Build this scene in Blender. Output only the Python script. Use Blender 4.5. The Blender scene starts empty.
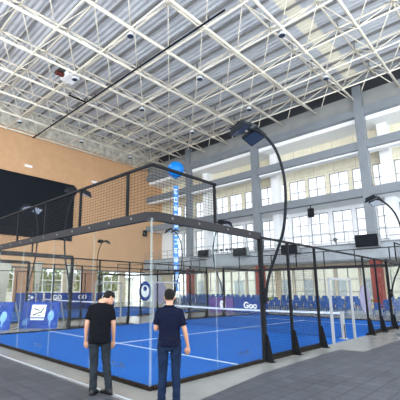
import bpy, bmesh, math, random
from mathutils import Vector, Matrix
random.seed(7)
S = bpy.context.scene
COL = S.collection
PI = math.pi

# ------------------------------------------------------------------ materials
def mat(name, col, rough=.6, metal=0., spec=.3, noise=None, bump=None, emit=None, trans=0.):
    m = bpy.data.materials.new(name); m.use_nodes = True
    nt = m.node_tree; b = nt.nodes['Principled BSDF']
    b.inputs['Base Color'].default_value = (*col, 1)
    b.inputs['Roughness'].default_value = rough
    b.inputs['Metallic'].default_value = metal
    b.inputs['Specular IOR Level'].default_value = spec
    if emit:
        b.inputs['Emission Color'].default_value = (*emit[0], 1)
        b.inputs['Emission Strength'].default_value = emit[1]
    tc = nt.nodes.new('ShaderNodeTexCoord')
    if noise:
        scale, amt = noise[0], noise[1]
        mp = nt.nodes.new('ShaderNodeMapping')
        if len(noise) > 2: mp.inputs['Scale'].default_value = noise[2]
        n = nt.nodes.new('ShaderNodeTexNoise'); n.inputs['Scale'].default_value = scale; n.inputs['Detail'].default_value = 6
        r = nt.nodes.new('ShaderNodeMapRange'); r.inputs['From Min'].default_value = .3; r.inputs['From Max'].default_value = .7
        r.inputs['To Min'].default_value = 1-amt; r.inputs['To Max'].default_value = 1+amt
        mx = nt.nodes.new('ShaderNodeVectorMath'); mx.operation = 'SCALE'; mx.inputs[0].default_value = col
        nt.links.new(tc.outputs['Object'], mp.inputs['Vector']); nt.links.new(mp.outputs[0], n.inputs['Vector'])
        nt.links.new(n.outputs['Fac'], r.inputs['Value']); nt.links.new(r.outputs[0], mx.inputs['Scale'])
        nt.links.new(mx.outputs[0], b.inputs['Base Color'])
    if bump:
        n = nt.nodes.new('ShaderNodeTexNoise'); n.inputs['Scale'].default_value = bump[0]; n.inputs['Detail'].default_value = 4
        bp = nt.nodes.new('ShaderNodeBump'); bp.inputs['Strength'].default_value = bump[1]; bp.inputs['Distance'].default_value = .02
        nt.links.new(tc.outputs['Object'], n.inputs['Vector']); nt.links.new(n.outputs['Fac'], bp.inputs['Height'])
        nt.links.new(bp.outputs[0], b.inputs['Normal'])
    return m

def brick_mat(name, c1, c2, cm, w, h, mortar, rough=.6, vec=None, offset=0., bump=.3, noise=.06):
    m = bpy.data.materials.new(name); m.use_nodes = True; nt = m.node_tree; b = nt.nodes['Principled BSDF']
    b.inputs['Roughness'].default_value = rough
    tc = nt.nodes.new('ShaderNodeTexCoord'); mp = nt.nodes.new('ShaderNodeMapping')
    if vec == 'xz':
        mp.inputs['Rotation'].default_value = (PI/2, 0, 0)
    if vec == 'yz':
        s = nt.nodes.new('ShaderNodeSeparateXYZ'); c = nt.nodes.new('ShaderNodeCombineXYZ')
        nt.links.new(tc.outputs['Object'], s.inputs[0]); nt.links.new(s.outputs['Y'], c.inputs['X']); nt.links.new(s.outputs['Z'], c.inputs['Y'])
        src = c.outputs[0]
    elif vec == 'xz':
        s = nt.nodes.new('ShaderNodeSeparateXYZ'); c = nt.nodes.new('ShaderNodeCombineXYZ')
        nt.links.new(tc.outputs['Object'], s.inputs[0]); nt.links.new(s.outputs['X'], c.inputs['X']); nt.links.new(s.outputs['Z'], c.inputs['Y'])
        src = c.outputs[0]
    else:
        src = tc.outputs['Object']
    br = nt.nodes.new('ShaderNodeTexBrick'); br.offset = offset
    br.inputs['Scale'].default_value = 1
    br.inputs['Color1'].default_value = (*c1, 1); br.inputs['Color2'].default_value = (*c2, 1); br.inputs['Mortar'].default_value = (*cm, 1)
    br.inputs['Brick Width'].default_value = w; br.inputs['Row Height'].default_value = h; br.inputs['Mortar Size'].default_value = mortar
    nt.links.new(src, br.inputs['Vector'])
    n = nt.nodes.new('ShaderNodeTexNoise'); n.inputs['Scale'].default_value = 1.3; n.inputs['Detail'].default_value = 5
    nt.links.new(tc.outputs['Object'], n.inputs['Vector'])
    r = nt.nodes.new('ShaderNodeMapRange'); r.inputs['From Min'].default_value = .3; r.inputs['From Max'].default_value = .7
    r.inputs['To Min'].default_value = 1-noise; r.inputs['To Max'].default_value = 1+noise
    mx = nt.nodes.new('ShaderNodeVectorMath'); mx.operation = 'SCALE'
    nt.links.new(n.outputs['Fac'], r.inputs['Value']); nt.links.new(br.outputs['Color'], mx.inputs[0]); nt.links.new(r.outputs[0], mx.inputs['Scale'])
    nt.links.new(mx.outputs[0], b.inputs['Base Color'])
    bp = nt.nodes.new('ShaderNodeBump'); bp.inputs['Strength'].default_value = bump; bp.inputs['Distance'].default_value = .01; bp.invert = True
    nt.links.new(br.outputs['Fac'], bp.inputs['Height']); nt.links.new(bp.outputs[0], b.inputs['Normal'])
    return m

def glass_mat(name, tint, haze, gloss=.06, hazecol=(.9, .95, .97)):
    m = bpy.data.materials.new(name); m.use_nodes = True; nt = m.node_tree
    nt.nodes.remove(nt.nodes['Principled BSDF']); out = nt.nodes['Material Output']
    t = nt.nodes.new('ShaderNodeBsdfTransparent'); t.inputs[0].default_value = (*tint, 1)
    g = nt.nodes.new('ShaderNodeBsdfGlossy'); g.inputs['Roughness'].default_value = .02
    d = nt.nodes.new('ShaderNodeBsdfDiffuse'); d.inputs[0].default_value = (*hazecol, 1)
    fr = nt.nodes.new('ShaderNodeLayerWeight'); fr.inputs['Blend'].default_value = .05
    sc = nt.nodes.new('ShaderNodeMath'); sc.operation = 'MULTIPLY_ADD'; sc.inputs[1].default_value = .13; sc.inputs[2].default_value = 0
    nt.links.new(fr.outputs['Fresnel'], sc.inputs[0])
    m1 = nt.nodes.new('ShaderNodeMixShader'); m1.inputs[0].default_value = haze
    m2 = nt.nodes.new('ShaderNodeMixShader')
    nt.links.new(t.outputs[0], m1.inputs[1]); nt.links.new(d.outputs[0], m1.inputs[2])
    nt.links.new(sc.outputs[0], m2.inputs[0]); nt.links.new(m1.outputs[0], m2.inputs[1]); nt.links.new(g.outputs[0], m2.inputs[2])
    nt.links.new(m2.outputs[0], out.inputs['Surface'])
    return m

M = {}
M['concrete'] = mat('concrete', (.20, .205, .20), .24, noise=(1.2, .12), bump=(6, .08))
M['tiles'] = brick_mat('tiles', (.040, .045, .057), (.056, .063, .078), (.024, .027, .034), .30, .30, .014, .5, noise=.22)
M['turf'] = mat('turf', (.002, .082, .35), .8, spec=.15, noise=(.8, .10), bump=(220, .5))
M['line'] = mat('court line', (.55, .63, .72), .8)
M['kerb'] = mat('kerb', (.014, .011, .009), .7, spec=.06, noise=(8, .3))
M['black'] = mat('black steel', (.009, .010, .012), .6, spec=.06)
M['beam'] = mat('dark beam', (.022, .022, .025), .6, spec=.08)
M['greysteel'] = mat('grey steel', (.10, .11, .115), .45)
M['silver'] = mat('silver', (.25, .265, .28), .5)
M['glass'] = glass_mat('court glass', (.97, .982, .978), .006)
M['glassedge'] = glass_mat('glass edge', (.80, .88, .87), .10)
M['pane'] = glass_mat('window pane', (.60, .61, .635), .03)
M['paneclear'] = glass_mat('clear window pane', (.90, .92, .92), .02)
M['wire'] = mat('wire', (.02, .02, .022), .7, spec=.05)
M['truss'] = mat('truss paint', (.74, .70, .60), .5, spec=.3, noise=(2, .05))
M['deck'] = mat('deck', (.56, .59, .64), .5, noise=(.7, .08))
M['purlin'] = mat('purlin', (.22, .22, .22), .6)
M['frame'] = mat('grey frame', (.19, .215, .245), .5, noise=(.6, .08))
M['fascia'] = mat('fascia', (.33, .37, .41), .5, noise=(.8, .12))
M['white'] = mat('white plaster', (.86, .88, .90), .6)
M['whiteframe'] = mat('white frame', (.85, .85, .85), .4)
M['cream'] = brick_mat('cream panel', (.72, .68, .53), (.76, .72, .57), (.45, .42, .33), 2.1, 1.15, .02, .6, 'xz')
M['upper'] = mat('upper wall', (.24, .25, .25), .7, noise=(.7, .1))
M['dark'] = mat('dark print and roof shade', (.05, .055, .065), .6)  # shade painted on the wall under the deck edge; also dark print
M['wood'] = brick_mat('wood panel', (.56, .335, .18), (.585, .352, .192), (.50, .30, .16), 1.2, 30., .012, .55, 'yz', bump=.1, noise=.05)
M['band'] = mat('raw band', (.60, .58, .51), .8, noise=(1.6, .35), bump=(5, .4))
M['screen'] = mat('screen', (.010, .013, .018), .7, spec=.1)
M['beige'] = mat('beige', (.66, .56, .42), .6, noise=(1, .06))
M['brownpier'] = mat('brown pier', (.42, .22, .13), .6, noise=(1.2, .1))
M['red'] = mat('red paint', (.24, .04, .03), .5, noise=(1.5, .15))
M['bluech'] = mat('blue plastic', (.012, .062, .24), .5)
M['ledblue'] = mat('banner blue', (.012, .045, .24), .6, spec=.08, noise=(5, .3))
M['lightblue'] = mat('light blue ink', (.16, .33, .62), .6)
M['purple'] = mat('banner purple', (.11, .06, .25), .5)
M['inkwhite'] = mat('white ink', (.85, .87, .9), .5)
M['lav'] = mat('lavender cloth', (.24, .22, .33), .6)
M['balloon'] = mat('balloon blue', (.0, .16, .55), .4)
M['ribbon'] = mat('ribbon blue', (.05, .22, .62), .6)
M['lampglass'] = mat('lamp glass', (.03, .045, .08), .3, spec=.2)
M['lampbody'] = mat('lamp body', (.012, .014, .018), .6, spec=.06)
M['lampclear'] = mat('lamp clear', (.55, .6, .65), .15, spec=.9)
M['leaf'] = mat('leaf', (.20, .24, .05), .6, noise=(1.5, .5))
M['bark'] = mat('bark', (.12, .08, .05), .8)
M['ground'] = mat('outdoor ground', (.45, .43, .38), .8, noise=(.3, .15))
M['facade'] = mat('facade', (.60, .58, .52), .7, noise=(.4, .1))
M['lowframe'] = mat('low frame', (.30, .32, .33), .5)
M['tape'] = mat('net tape', (.50, .56, .66), .7, noise=(14, .35))
M['motor'] = mat('motor', (.10, .02, .015), .5)
M['curtain'] = mat('curtain', (.62, .60, .54), .8, noise=(1, .08))
M['skin'] = mat('skin', (.42, .23, .155), .5)
M['hair'] = mat('hair', (.006, .005, .005), .7, spec=.15, noise=(40, .4), bump=(90, .8))
M['tee'] = mat('black tee', (.004, .0045, .007), .9, spec=.08, bump=(9, .5))
M['polo'] = mat('navy polo', (.004, .006, .018), .9, spec=.08, bump=(9, .5))
M['jeansg'] = mat('grey jeans', (.016, .021, .028), .9, spec=.1, noise=(5, .35), bump=(11, .8))
M['jeansb'] = mat('blue jeans', (.007, .015, .038), .9, spec=.1, noise=(5, .35), bump=(11, .8))
M['shoe'] = mat('shoe', (.008, .008, .009), .4)
M['phone'] = mat('phone', (.01, .01, .012), .2)
# translucent roof sheet
m = bpy.data.materials.new('skylight sheet'); m.use_nodes = True; nt = m.node_tree
pb = nt.nodes['Principled BSDF']; pb.inputs['Base Color'].default_value = (.9, .87, .76, 1); pb.inputs['Roughness'].default_value = .5
tl = nt.nodes.new('ShaderNodeBsdfTranslucent'); tl.inputs[0].default_value = (.20, .19, .155, 1)
mx = nt.nodes.new('ShaderNodeMixShader'); mx.inputs[0].default_value = .5
nt.links.new(pb.outputs[0], mx.inputs[1]); nt.links.new(tl.outputs[0], mx.inputs[2]); nt.links.new(mx.outputs[0], nt.nodes['Material Output'].inputs['Surface'])
M['skylight'] = m

# ------------------------------------------------------------------ mesh builder
class MB:
    def __init__(s): s.v = []; s.f = []
    def quad8(s, p):
        b = len(s.v); s.v += [tuple(q) for q in p]
        for f in ((0,3,2,1),(4,5,6,7),(0,1,5,4),(1,2,6,5),(2,3,7,6),(3,0,4,7)): s.f.append(tuple(b+i for i in f))
    def box(s, a, c):
        x0,y0,z0 = [min(p,q) for p,q in zip(a,c)]; x1,y1,z1 = [max(p,q) for p,q in zip(a,c)]
        s.quad8([(x0,y0,z0),(x1,y0,z0),(x1,y1,z0),(x0,y1,z0),(x0,y0,z1),(x1,y0,z1),(x1,y1,z1),(x0,y1,z1)])
        return s
    def bar(s, a, b, w, h=None):
        h = h or w; a = Vector(a); b = Vector(b); d = (b-a).normalized()
        up = Vector((0,0,1)) if abs(d.z) < .95 else Vector((0,1,0))
        r = d.cross(up).normalized()*w/2; u = r.cross(d).normalized()*h/2
        s.quad8([a-r-u,a+r-u,b+r-u,b-r-u,a-r+u,a+r+u,b+r+u,b-r+u]); return s
    def loft(s, rings, cap=True):
        n = len(rings[0]); b = len(s.v)
        for r in rings: s.v += [tuple(p) for p in r]
        for i in range(len(rings)-1):
            for j in range(n):
                k = (j+1) % n; s.f.append((b+i*n+j, b+i*n+k, b+(i+1)*n+k, b+(i+1)*n+j))
        if cap:
            s.f.append(tuple(b+j for j in reversed(range(n)))); s.f.append(tuple(b+(len(rings)-1)*n+j for j in range(n)))
        return s
    def tube(s, pts, r, n=8, side=None):
        pts = [Vector(p) for p in pts]; rr = r if isinstance(r, (list, tuple)) else [r]*len(pts)
        rings = []; prev = None
        for i, p in enumerate(pts):
            d = (pts[min(i+1, len(pts)-1)]-pts[max(i-1, 0)]).normalized()
            if prev is None:
                up = Vector((0,0,1)) if abs(d.z) < .9 else Vector((1,0,0))
                if side: up = Vector(side)
                a = d.cross(up).normalized()
            else:
                a = (prev-d*prev.dot(d)).normalized()
            prev = a; c = d.cross(a)
            q = rr[i]; q = q if isinstance(q, (list, tuple)) else (q, q)
            rings.append([p+a*math.cos(t)*q[0]+c*math.sin(t)*q[1] for t in [2*PI*k/n for k in range(n)]])
        return s.loft(rings)
    def ball(s, c, r, n=10, m=7, jitter=0):
        r = r if isinstance(r, (list, tuple)) else (r, r, r); rings = []
        for i in range(m+1):
            t = PI*(i+.02)/(m+.04)
            rings.append([(c[0]+r[0]*math.sin(t)*math.cos(2*PI*k/n)*(1+random.uniform(-jitter, jitter)), c[1]+r[1]*math.sin(t)*math.sin(2*PI*k/n)*(1+random.uniform(-jitter, jitter)), c[2]-r[2]*math.cos(t)) for k in range(n)])
        return s.loft(rings)
    def prism(s, poly, axis, a, b):
        def P(u, v, w): return {'x': (w,u,v), 'y': (u,w,v), 'z': (u,v,w)}[axis]
        return s.loft([[P(u,v,a) for u,v in poly], [P(u,v,b) for u,v in poly]])
    def build(s, name, m, parent=None, smooth=False):
        me = bpy.data.meshes.new(name); me.from_pydata(s.v, [], s.f); me.materials.append(m)
        bm = bmesh.new(); bm.from_mesh(me); bmesh.ops.recalc_face_normals(bm, faces=bm.faces); bm.to_mesh(me); bm.free()
        if smooth: me.polygons.foreach_set('use_smooth', [True]*len(me.polygons))
        o = bpy.data.objects.new(name, me); COL.objects.link(o)
        if parent: o.parent = parent
        return o
def tag(o, label=None, cat=None, group=None, kind=None):
    if label: o['label'] = label
    if cat: o['category'] = cat
    if group: o['group'] = group
    if kind: o['kind'] = kind
    return o
def empty(name, loc=(0,0,0), rz=0, **k):
    o = bpy.data.objects.new(name, None); COL.objects.link(o); o.location = loc; o.rotation_euler = (0,0,rz); o.empty_display_size = .2
    return tag(o, **k)
def struct(name, mb, m, parent=None, smooth=False):
    o = mb.build(name, m, parent, smooth); o['kind'] = 'structure'; return o
def copy_tree(o, parent=None):
    c = o.copy(); COL.objects.link(c)
    if parent: c.parent = parent
    for ch in [x for x in kids.get(o.name, list(o.children))]: copy_tree(ch, c)
    return c
kids = {}
def box(a, b): return MB().box(a, b)
def setin(root):        # lift a tree built in world coordinates so its empty sits at the base
    pass

# ------------------------------------------------------------------ camera (fitted)
yaw, pitch, roll = .8021, .1938, .0038
f = Vector((-math.sin(yaw)*math.cos(pitch), math.cos(yaw)*math.cos(pitch), math.sin(pitch)))
r0 = Vector((math.cos(yaw), math.sin(yaw), 0)); u0 = r0.cross(f)
r = r0*math.cos(roll)+u0*math.sin(roll); u = -r0*math.sin(roll)+u0*math.cos(roll)
cd = bpy.data.cameras.new('camera'); cam = bpy.data.objects.new('camera', cd); COL.objects.link(cam)
mw = Matrix((( r.x,u.x,-f.x,4.8924),(r.y,u.y,-f.y,-4.4459),(r.z,u.z,-f.z,1.6832),(0,0,0,1)))
cam.matrix_world = mw
cd.sensor_width = 36; cd.lens = 360.1/400*36; cd.shift_x = (200-162.88)/400; cd.shift_y = (218.62-200)/400
cd.clip_end = 400
S.camera = cam

# ------------------------------------------------------------------ setting: floors
struct('floor', box((-34.3, -9, -.3), (10, 33.4, -.001)), M['concrete'])
mt = MB()
mt.prism([(-34, -8.8), (9.8, -8.8), (9.8, 30), (1.25, 30), (.70, 22), (.70, 12.2), (1.25, 11.0), (1.25, 6.85), (.62, 6.75), (.70, 2.5), (1.0, .1), (.95, -.75), (-34, -.62)], 'z', -.001, .012)
struct('floor_tiles', mt, M['tiles'])
edge = MB(); edge.box((-34, -.645, 0), (.95, -.625, .013))
struct('trim_floor', edge, M['fascia'])
g = MB(); g.box((-120, -9, -.6), (-34.4, 120, -.35)).box((-34.4, 33.5, -.6), (60, 120, -.35)); struct('ground', g, M['ground'])

W, L = 9.13, 18.26
def court_floor(ox):
    t = struct('floor_court', box((ox-W, 0, -.002), (ox, L, .02)), M['turf'])
    ln = MB(); z0, z1 = .0195, .0225
    for y in (2.78, L-2.78): ln.box((ox-W+.02, y-.03, z0), (ox-.02, y+.03, z1))
    ln.box((ox-W/2-.03, 2.55, z0), (ox-W/2+.03, L-2.55, z1))
    l = ln.build('court_line', M['line'], t); l['kind'] = 'structure'
court_floor(0); court_floor(-13.6)

# ------------------------------------------------------------------ court enclosure
HT = 3.0
def enclosure(ox, label):
    root = empty('padel_court_enclosure', (ox-W/2, L/2, 0), label=label, cat='court enclosure', group=None)
    off = Vector((-(ox-W/2), -L/2, 0))
    def B(mb, name, m, smooth=False, par=None):
        mb.v = [(x+off.x, y+off.y, z) for x, y, z in mb.v]
        o = mb.build(name, m, par or root, smooth); return o
    x0, x1 = ox-W, ox
    # base kerb
    for a, b in (((x0-.085, -.085, 0), (x1+.085, -.02, .065)), ((x0-.10, L, 0), (x1+.10, L+.10, .06)), ((x0-.1, 0, 0), (x0, 7.2, .06)), ((x0-.1, 11.1, 0), (x0, L, .06)), ((x1, 0, 0), (x1+.1, 7.2, .06)), ((x1, 11.1, 0), (x1+.1, L, .06))):
        B(MB().box(a, b), 'base_kerb', M['kerb'])
    q = MB(); q.box((x0-.11, -.112, .05), (x1+.11, -.09, .065)); q.box((x1+.085, -.1, .05), (x1+.115, 3.7, .07))
    # glass
    n = 5; w = W/n
    for yy, s in ((-.05, 1), (L+.05, 1)):
        for i in range(n):
            a = x0+i*w
            B(MB().box((a+.012, yy-.006, .06), (a+w-.012, yy+.006, HT-.02)), 'glass_panel', M['glass'])
        for i in range(1, n):
            B(MB().box((x0+i*w-.007, yy-.006, .06), (x0+i*w+.007, yy+.006, HT-.02)), 'glass_joint', M['glassedge'])
    for xx in (x0-.05, x1+.05):
        for (ya, yb) in ((0, 1.826), (1.826, 3.652), (L-3.652, L-1.826), (L-1.826, L)):
            B(MB().box((xx-.006, ya+.012, .06), (xx+.006, yb-.012, HT-.02)), 'glass_panel', M['glass'])
        for ya in (1.826, L-1.826):
            B(MB().box((xx-.006, ya-.007, .06), (xx+.006, ya+.007, HT-.02)), 'glass_joint', M['glassedge'])
        for ya in (-.05, L+.05):
            B(MB().box((xx-.016, ya-.016, .06), (xx+.016, ya+.016, HT-.02)), 'corner_joint', M['glassedge'])
    # top beam: one bent ring per end, rounded at the corners
    def beam_end(sy, yy):
        path = []
        R = .28
        pl = [(x0-.05, yy+sy*3.75), (x0-.05, yy+sy*R)]
        for t in range(1, 6):
            a = t/6*PI/2; pl.append((x0-.05+R-R*math.cos(a), yy+sy*(R-R*math.sin(a))))
        pl.append((x0-.05+R, yy))
        pr = [(x0+x1-px, py) for px, py in pl]
        pts = pl+pr[::-1]
        mb = MB(); rings = []
        for i, p in enumerate(pts):
            a = Vector(pts[max(i-1, 0)]); b = Vector(pts[min(i+1, len(pts)-1)]); d = (b-a).normalized(); nn = Vector((d.y, -d.x))*.045
            rings.append([(p[0]+nn.x, p[1]+nn.y, HT-.06), (p[0]-nn.x, p[1]-nn.y, HT-.06), (p[0]-nn.x, p[1]-nn.y, HT+.11), (p[0]+nn.x, p[1]+nn.y, HT+.11)])
        mb.loft(rings); B(mb, 'top_beam', M['beam'])
        bo = MB()
        for xx in (x0-.05, x1+.05):
            for t in (.5, 1.3, 2.3, 3.2): B(MB().box((xx-.055, yy+sy*t-.02, HT+.01), (xx+.055, yy+sy*t+.02, HT+.05)), 'beam_bolt', M['greysteel']) if sy > 0 and ox == 0 else None
        for k2 in range(12):
            xb = x0+.5+k2*.74; B(MB().box((xb-.02, yy-.055, HT+.01), (xb+.02, yy+.055, HT+.05)), 'beam_bolt', M['greysteel']) if sy > 0 and ox == 0 else None
    beam_end(1, -.05); beam_end(-1, L+.05)
    # upper mesh with posts and top rail, above the glass ends
    def mesh_panel(p, q, za, zb, nh, nv, th=.005):
        p = Vector((p[0], p[1], 0)); q = Vector((q[0], q[1], 0)); mb = MB()
        for i in range(nh+1):
            z = za+(zb-za)*i/nh; mb.bar(p+Vector((0,0,z)), q+Vector((0,0,z)), th)
        for i in range(nv+1):
            c = p.lerp(q, i/nv); mb.bar(c+Vector((0,0,za)), c+Vector((0,0,zb)), th*.6)
        B(mb, 'wire_mesh', M['wire'])
    for yy, s in ((-.05, 1), (L+.05, -1)):
        xs = [x1+.05, x1-.68, x1-2.47, x1-4.25, x1-6.05, x1-7.85, x0-.05]
        for i, xa in enumerate(xs):
            if i not in (0, 6): B(MB().box((xa-.025, yy-.025, HT+.1), (xa+.025, yy+.025, 4.03)), 'mesh_post', M['black'])
        for i in range(6): mesh_panel((xs[i], yy), (xs[i+1], yy), HT+.12, 4.0, 14, max(2, int((xs[i]-xs[i+1])/.10)))
        B(MB().bar((x0-.05, yy, 4.02), (x1+.05, yy, 4.02), .05), 'top_rail', M['black'])
        for xx in (x0-.05, x1+.05):
            B(MB().bar((xx, yy, 4.02), (xx, yy+s*1.95, 4.02), .05), 'top_rail', M['black'])
            B(MB().box((xx-.025, yy+s*1.9-.025, HT+.1), (xx+.025, yy+s*1.9+.025, 4.03)), 'mesh_post', M['black'])
            mesh_panel((xx, yy), (xx, yy+s*1.88), HT+.12, 4.0, 14, 19)
    # side posts, rails, brackets, mesh
    ys = [3.68, 5.12, 6.88, 11.35, 12.9, L-3.68]
    for xx, s in ((x1+.05, 1), (x0-.05, -1)):
        for i, yy in enumerate(ys):
            wd = .05 if i in (0, 5) else .032
            p = B(MB().box((xx-wd, yy-wd, 0), (xx+wd, yy+wd, HT+.02)), 'post', M['black'])
            br = MB(); h = .62; e = xx+s*wd
            br.prism([(e, .0), (e+s*.17, .0), (e+s*.17, .05), (e+s*.05, h), (e, h)], 'y', yy-.012, yy+.012)
            br.box((e-.0, yy-.09, 0), (e+s*.19, yy+.07, .02))
            for zz in (.14, .27, .40): br.box((e+s*.03, yy-.03, zz), (e+s*.09, yy+.03, zz+.05))
            B(br, 'bracket', M['black'])
        B(MB().bar((xx, 3.6, HT), (xx, L-3.6, HT), .055), 'side_rail', M['black'])
        B(MB().bar((xx, 3.7, .10), (xx, 6.9, .10), .05), 'bottom_rail', M['black']); B(MB().bar((xx, 11.3, .10), (xx, L-3.7, .10), .05), 'bottom_rail', M['black'])
        for a, b in ((0,1), (1,2), (3,4), (4,5)):
            mesh_panel((xx, ys[a]), (xx, ys[b]), .12, HT-.03, 42, 16, .0045)
        # silver door frame
        ya, yb = (7.85, 9.75) if s > 0 else (8.5, 10.5)
        for yy in (ya, yb): B(MB().box((xx-.035, yy-.035, 0), (xx+.035, yy+.035, 2.05)), 'door_post', M['silver'])
        B(MB().bar((xx, ya-.03, 2.05), (xx, yb+.03, 2.05), .07), 'door_header', M['silver'])
    return root
enclosure(0, 'near padel court enclosure of clear glass and black mesh beside the two men')
enclosure(-13.6, 'second padel court enclosure seen through the glass of the nearer one')

# glass stickers as faint dark marks at the foot of the near glass
def sticker(c, ax, nm_label):
    mb = MB(); 
    for k in range(5):
        w_ = (.05, .03, .0, .06, .04)[k]
        if w_:
            if ax == 'x': mb.box((c[0]-.2+k*.08, c[1], .30), (c[0]-.2+k*.08+w_, c[1]-.003, .335))
            else: mb.box((c[0], c[1]-.2+k*.08, .30), (c[0]+.003, c[1]-.2+k*.08+w_, .335))
    if ax == 'x': mb.box((c[0]-.22, c[1], .255), (c[0]+.2, c[1]-.003, .268))
    else: mb.box((c[0], c[1]-.22, .255), (c[0]+.003, c[1]+.2, .268))
    o = mb.build('glass_sticker', M['dark']); tag(o, nm_label, 'sticker')
sticker((-.83, -.057), 'x', 'small dark printed mark low on the front glass beside the left man')
sticker((-4.18, -.057), 'x', 'small dark printed mark low on the front glass, nearest the left edge')
sticker((.057, 2.8), 'y', 'small dark printed mark low on the side glass before the thick post')

# ------------------------------------------------------------------ nets
def net(ox, label):
    y = L/2; root = empty('padel_net', (ox-W/2, y, 0), label=label, cat='net')
    def B(mb, n, m): 
        mb.v = [(a-(ox-W/2), b-y, c) for a, b, c in mb.v]; return mb.build(n, m, root)
    for s, xx in ((1, ox-.1), (-1, ox-W+.1)):
        p = MB().box((xx-.05, y-.05, .02), (xx+.05, y+.05, .95)); p.prism([(xx-.05, .02), (xx+s*.0+.05, .02), (xx+.05, .5)], 'y', y-.08, y+.08)
        B(p, 'net_post', M['silver'])
        B(MB().box((xx-.11, y-.12, .02), (xx+.11, y+.12, .05)), 'foot_plate', M['silver'])
    def zt(t): return .92-.05*math.sin(PI*t)
    tp = MB(); N = 20; xa = ox-W+.1; xb = ox-.1
    def seg(t): return xa+(xb-xa)*t
    for i in range(N):
        t0, t1 = i/N, (i+1)/N
        tp.quad8([(seg(t0), y-.012, zt(t0)-.07), (seg(t1), y-.012, zt(t1)-.07), (seg(t1), y+.012, zt(t1)-.07), (seg(t0), y+.012, zt(t0)-.07), (seg(t0), y-.012, zt(t0)), (seg(t1), y-.012, zt(t1)), (seg(t1), y+.012, zt(t1)), (seg(t0), y+.012, zt(t0))])
    B(tp, 'net_tape', M['tape'])
    B(MB().box((xa, y-.01, .05), (xb, y+.01, .06)), 'bottom_band', M['black'])
    w_ = MB()
    for i in range(int((xb-xa)/.075)): w_.bar((xa+i*.075, y, .07), (xa+i*.075, y, .84), .004)
    for i in range(11): w_.bar((xa, y, .1+i*.07), (xb, y, .1+i*.07), .004)
    B(w_, 'net_mesh', M['wire'])
net(0, 'padel net with white top tape across the near blue court')
net(-13.6, 'padel net across the second court behind the near one')

# ------------------------------------------------------------------ curved light poles
def light_pole(x, y, s, label, lens='lampclear'):
    # s=+1: bows out to +x
    root = empty('court_light_pole', (x, y, 0), label=label, cat='light pole', group='curved court light poles')
    pts = [(.10, 1.55), (.16, 1.85), (.28, 2.2), (.48, 2.64), (.66, 3.1), (.74, 3.55), (.78, 4.1), (.74, 4.63), (.60, 5.17), (.39, 5.55), (.22, 5.75), (.02, 5.92), (-.15, 5.98)]
    P = [(s*a, 0, z) for a, z in pts]
    Q = [(s*.05, 0, 1.35)]+P; P2 = []
    for i in range(len(Q)-1):
        p0, p1, p2, p3 = [Vector(Q[max(0, min(len(Q)-1, i+k))]) for k in (-1, 0, 1, 2)]
        for t in (0, .33, .66): P2.append(.5*((2*p1)+(p2-p0)*t+(2*p0-5*p1+4*p2-p3)*t*t+(3*p1-3*p2+p3-p0)*t*t*t))
    P2.append(Vector(Q[-1]))
    MB().tube(P2, .037, 8).build('pole', M['lampbody'], root, True)
    for zc in (1.4, 1.62): MB().box((0, -.06, zc), (s*.14, .06, zc+.1)).build('pole_clamp', M['black'], root)
    MB().bar((s*-.12, -.45, 5.99), (s*-.12, .45, 5.99), .07).build('crossbar', M['lampbody'], root)
    for sy in (-1, 1):
        h = MB(); h.box((-.26, -.22, -.05), (.26, .22, .05)); h.box((-.2, -.16, .05), (.2, .16, .11))
        for k in range(7): h.box((-.2+k*.06, -.16, .11), (-.185+k*.06, .16, .16))
        o = h.build('lamp_head', M['lampbody'], root)
        o.location = (s*-.22, sy*.34, 5.93); o.rotation_euler = (sy*-.30, s*-.32, 0)
        gl = MB().box((-.23, -.19, -.062), (.23, .19, -.049)).build('lamp_lens', M[lens], o)
    return root
light_pole(.05, 3.68, 1, 'large black curved light pole rising from the thick post right of centre', 'lampglass')
light_pole(.05, L-3.68, 1, 'black curved light pole at the right edge of the photo')
light_pole(-W-.05, 3.68, -1, 'curved light pole against the wooden wall, lamps at the edge of the black screen')
light_pole(-W-.05, L-3.68, -1, 'curved light pole with lamps just right of the hanging blue ribbon banner')
light_pole(-13.55, 3.68, 1, 'curved light pole with lamps in front of the black screen')
light_pole(-13.55, L-3.68, 1, 'curved light pole whose lamps sit beside the hanging blue ribbon')
light_pole(-13.65-W, L-3.68, -1, 'smallest curved light pole, in front of the beige wall left of the ribbon')

# ------------------------------------------------------------------ left wall
LX = -34.0
wl = MB(); wl.box((LX-.4, -16, 4.0), (LX, 33.4, 19.45))
struct('wall_left', wl, M['wood'])
struct('wall_left_band', box((LX-.4, -16, 19.45), (LX+.02, 33.4, 22.6)), M['band'])
sc = empty('video_screen', (LX, 8.6, 7.4), label='huge black screen on the wooden wall at the left', cat='screen')
MB().box((.0, -9, 0), (.12, 9.05, 6.85)).build('screen_panel', M['screen'], sc)
MB().box((0, -9.08, -.08), (.16, 9.13, 0)).box((0, -9.08, 6.85), (.16, 9.13, 6.93)).box((0, 9.05, 0), (.16, 9.13, 6.85)).box((0,-9.08,0),(.16,-9,6.85)).build('screen_frame', M['black'], sc)
for (yy, lb) in ((11.75, 'white emergency light on the wooden wall, nearer the left edge'), (20.6, 'white emergency light on the wooden wall, nearer the corner')):
    e = empty('emergency_light', (LX+.0, yy, 15.4), label=lb, cat='wall light')
    MB().box((0, -.42, -.12), (.14, .42, .14)).build('housing', M['white'], e); MB().box((.14, -.36, -.08), (.16, .36, .06)).build('diffuser', M['inkwhite'], e)
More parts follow.
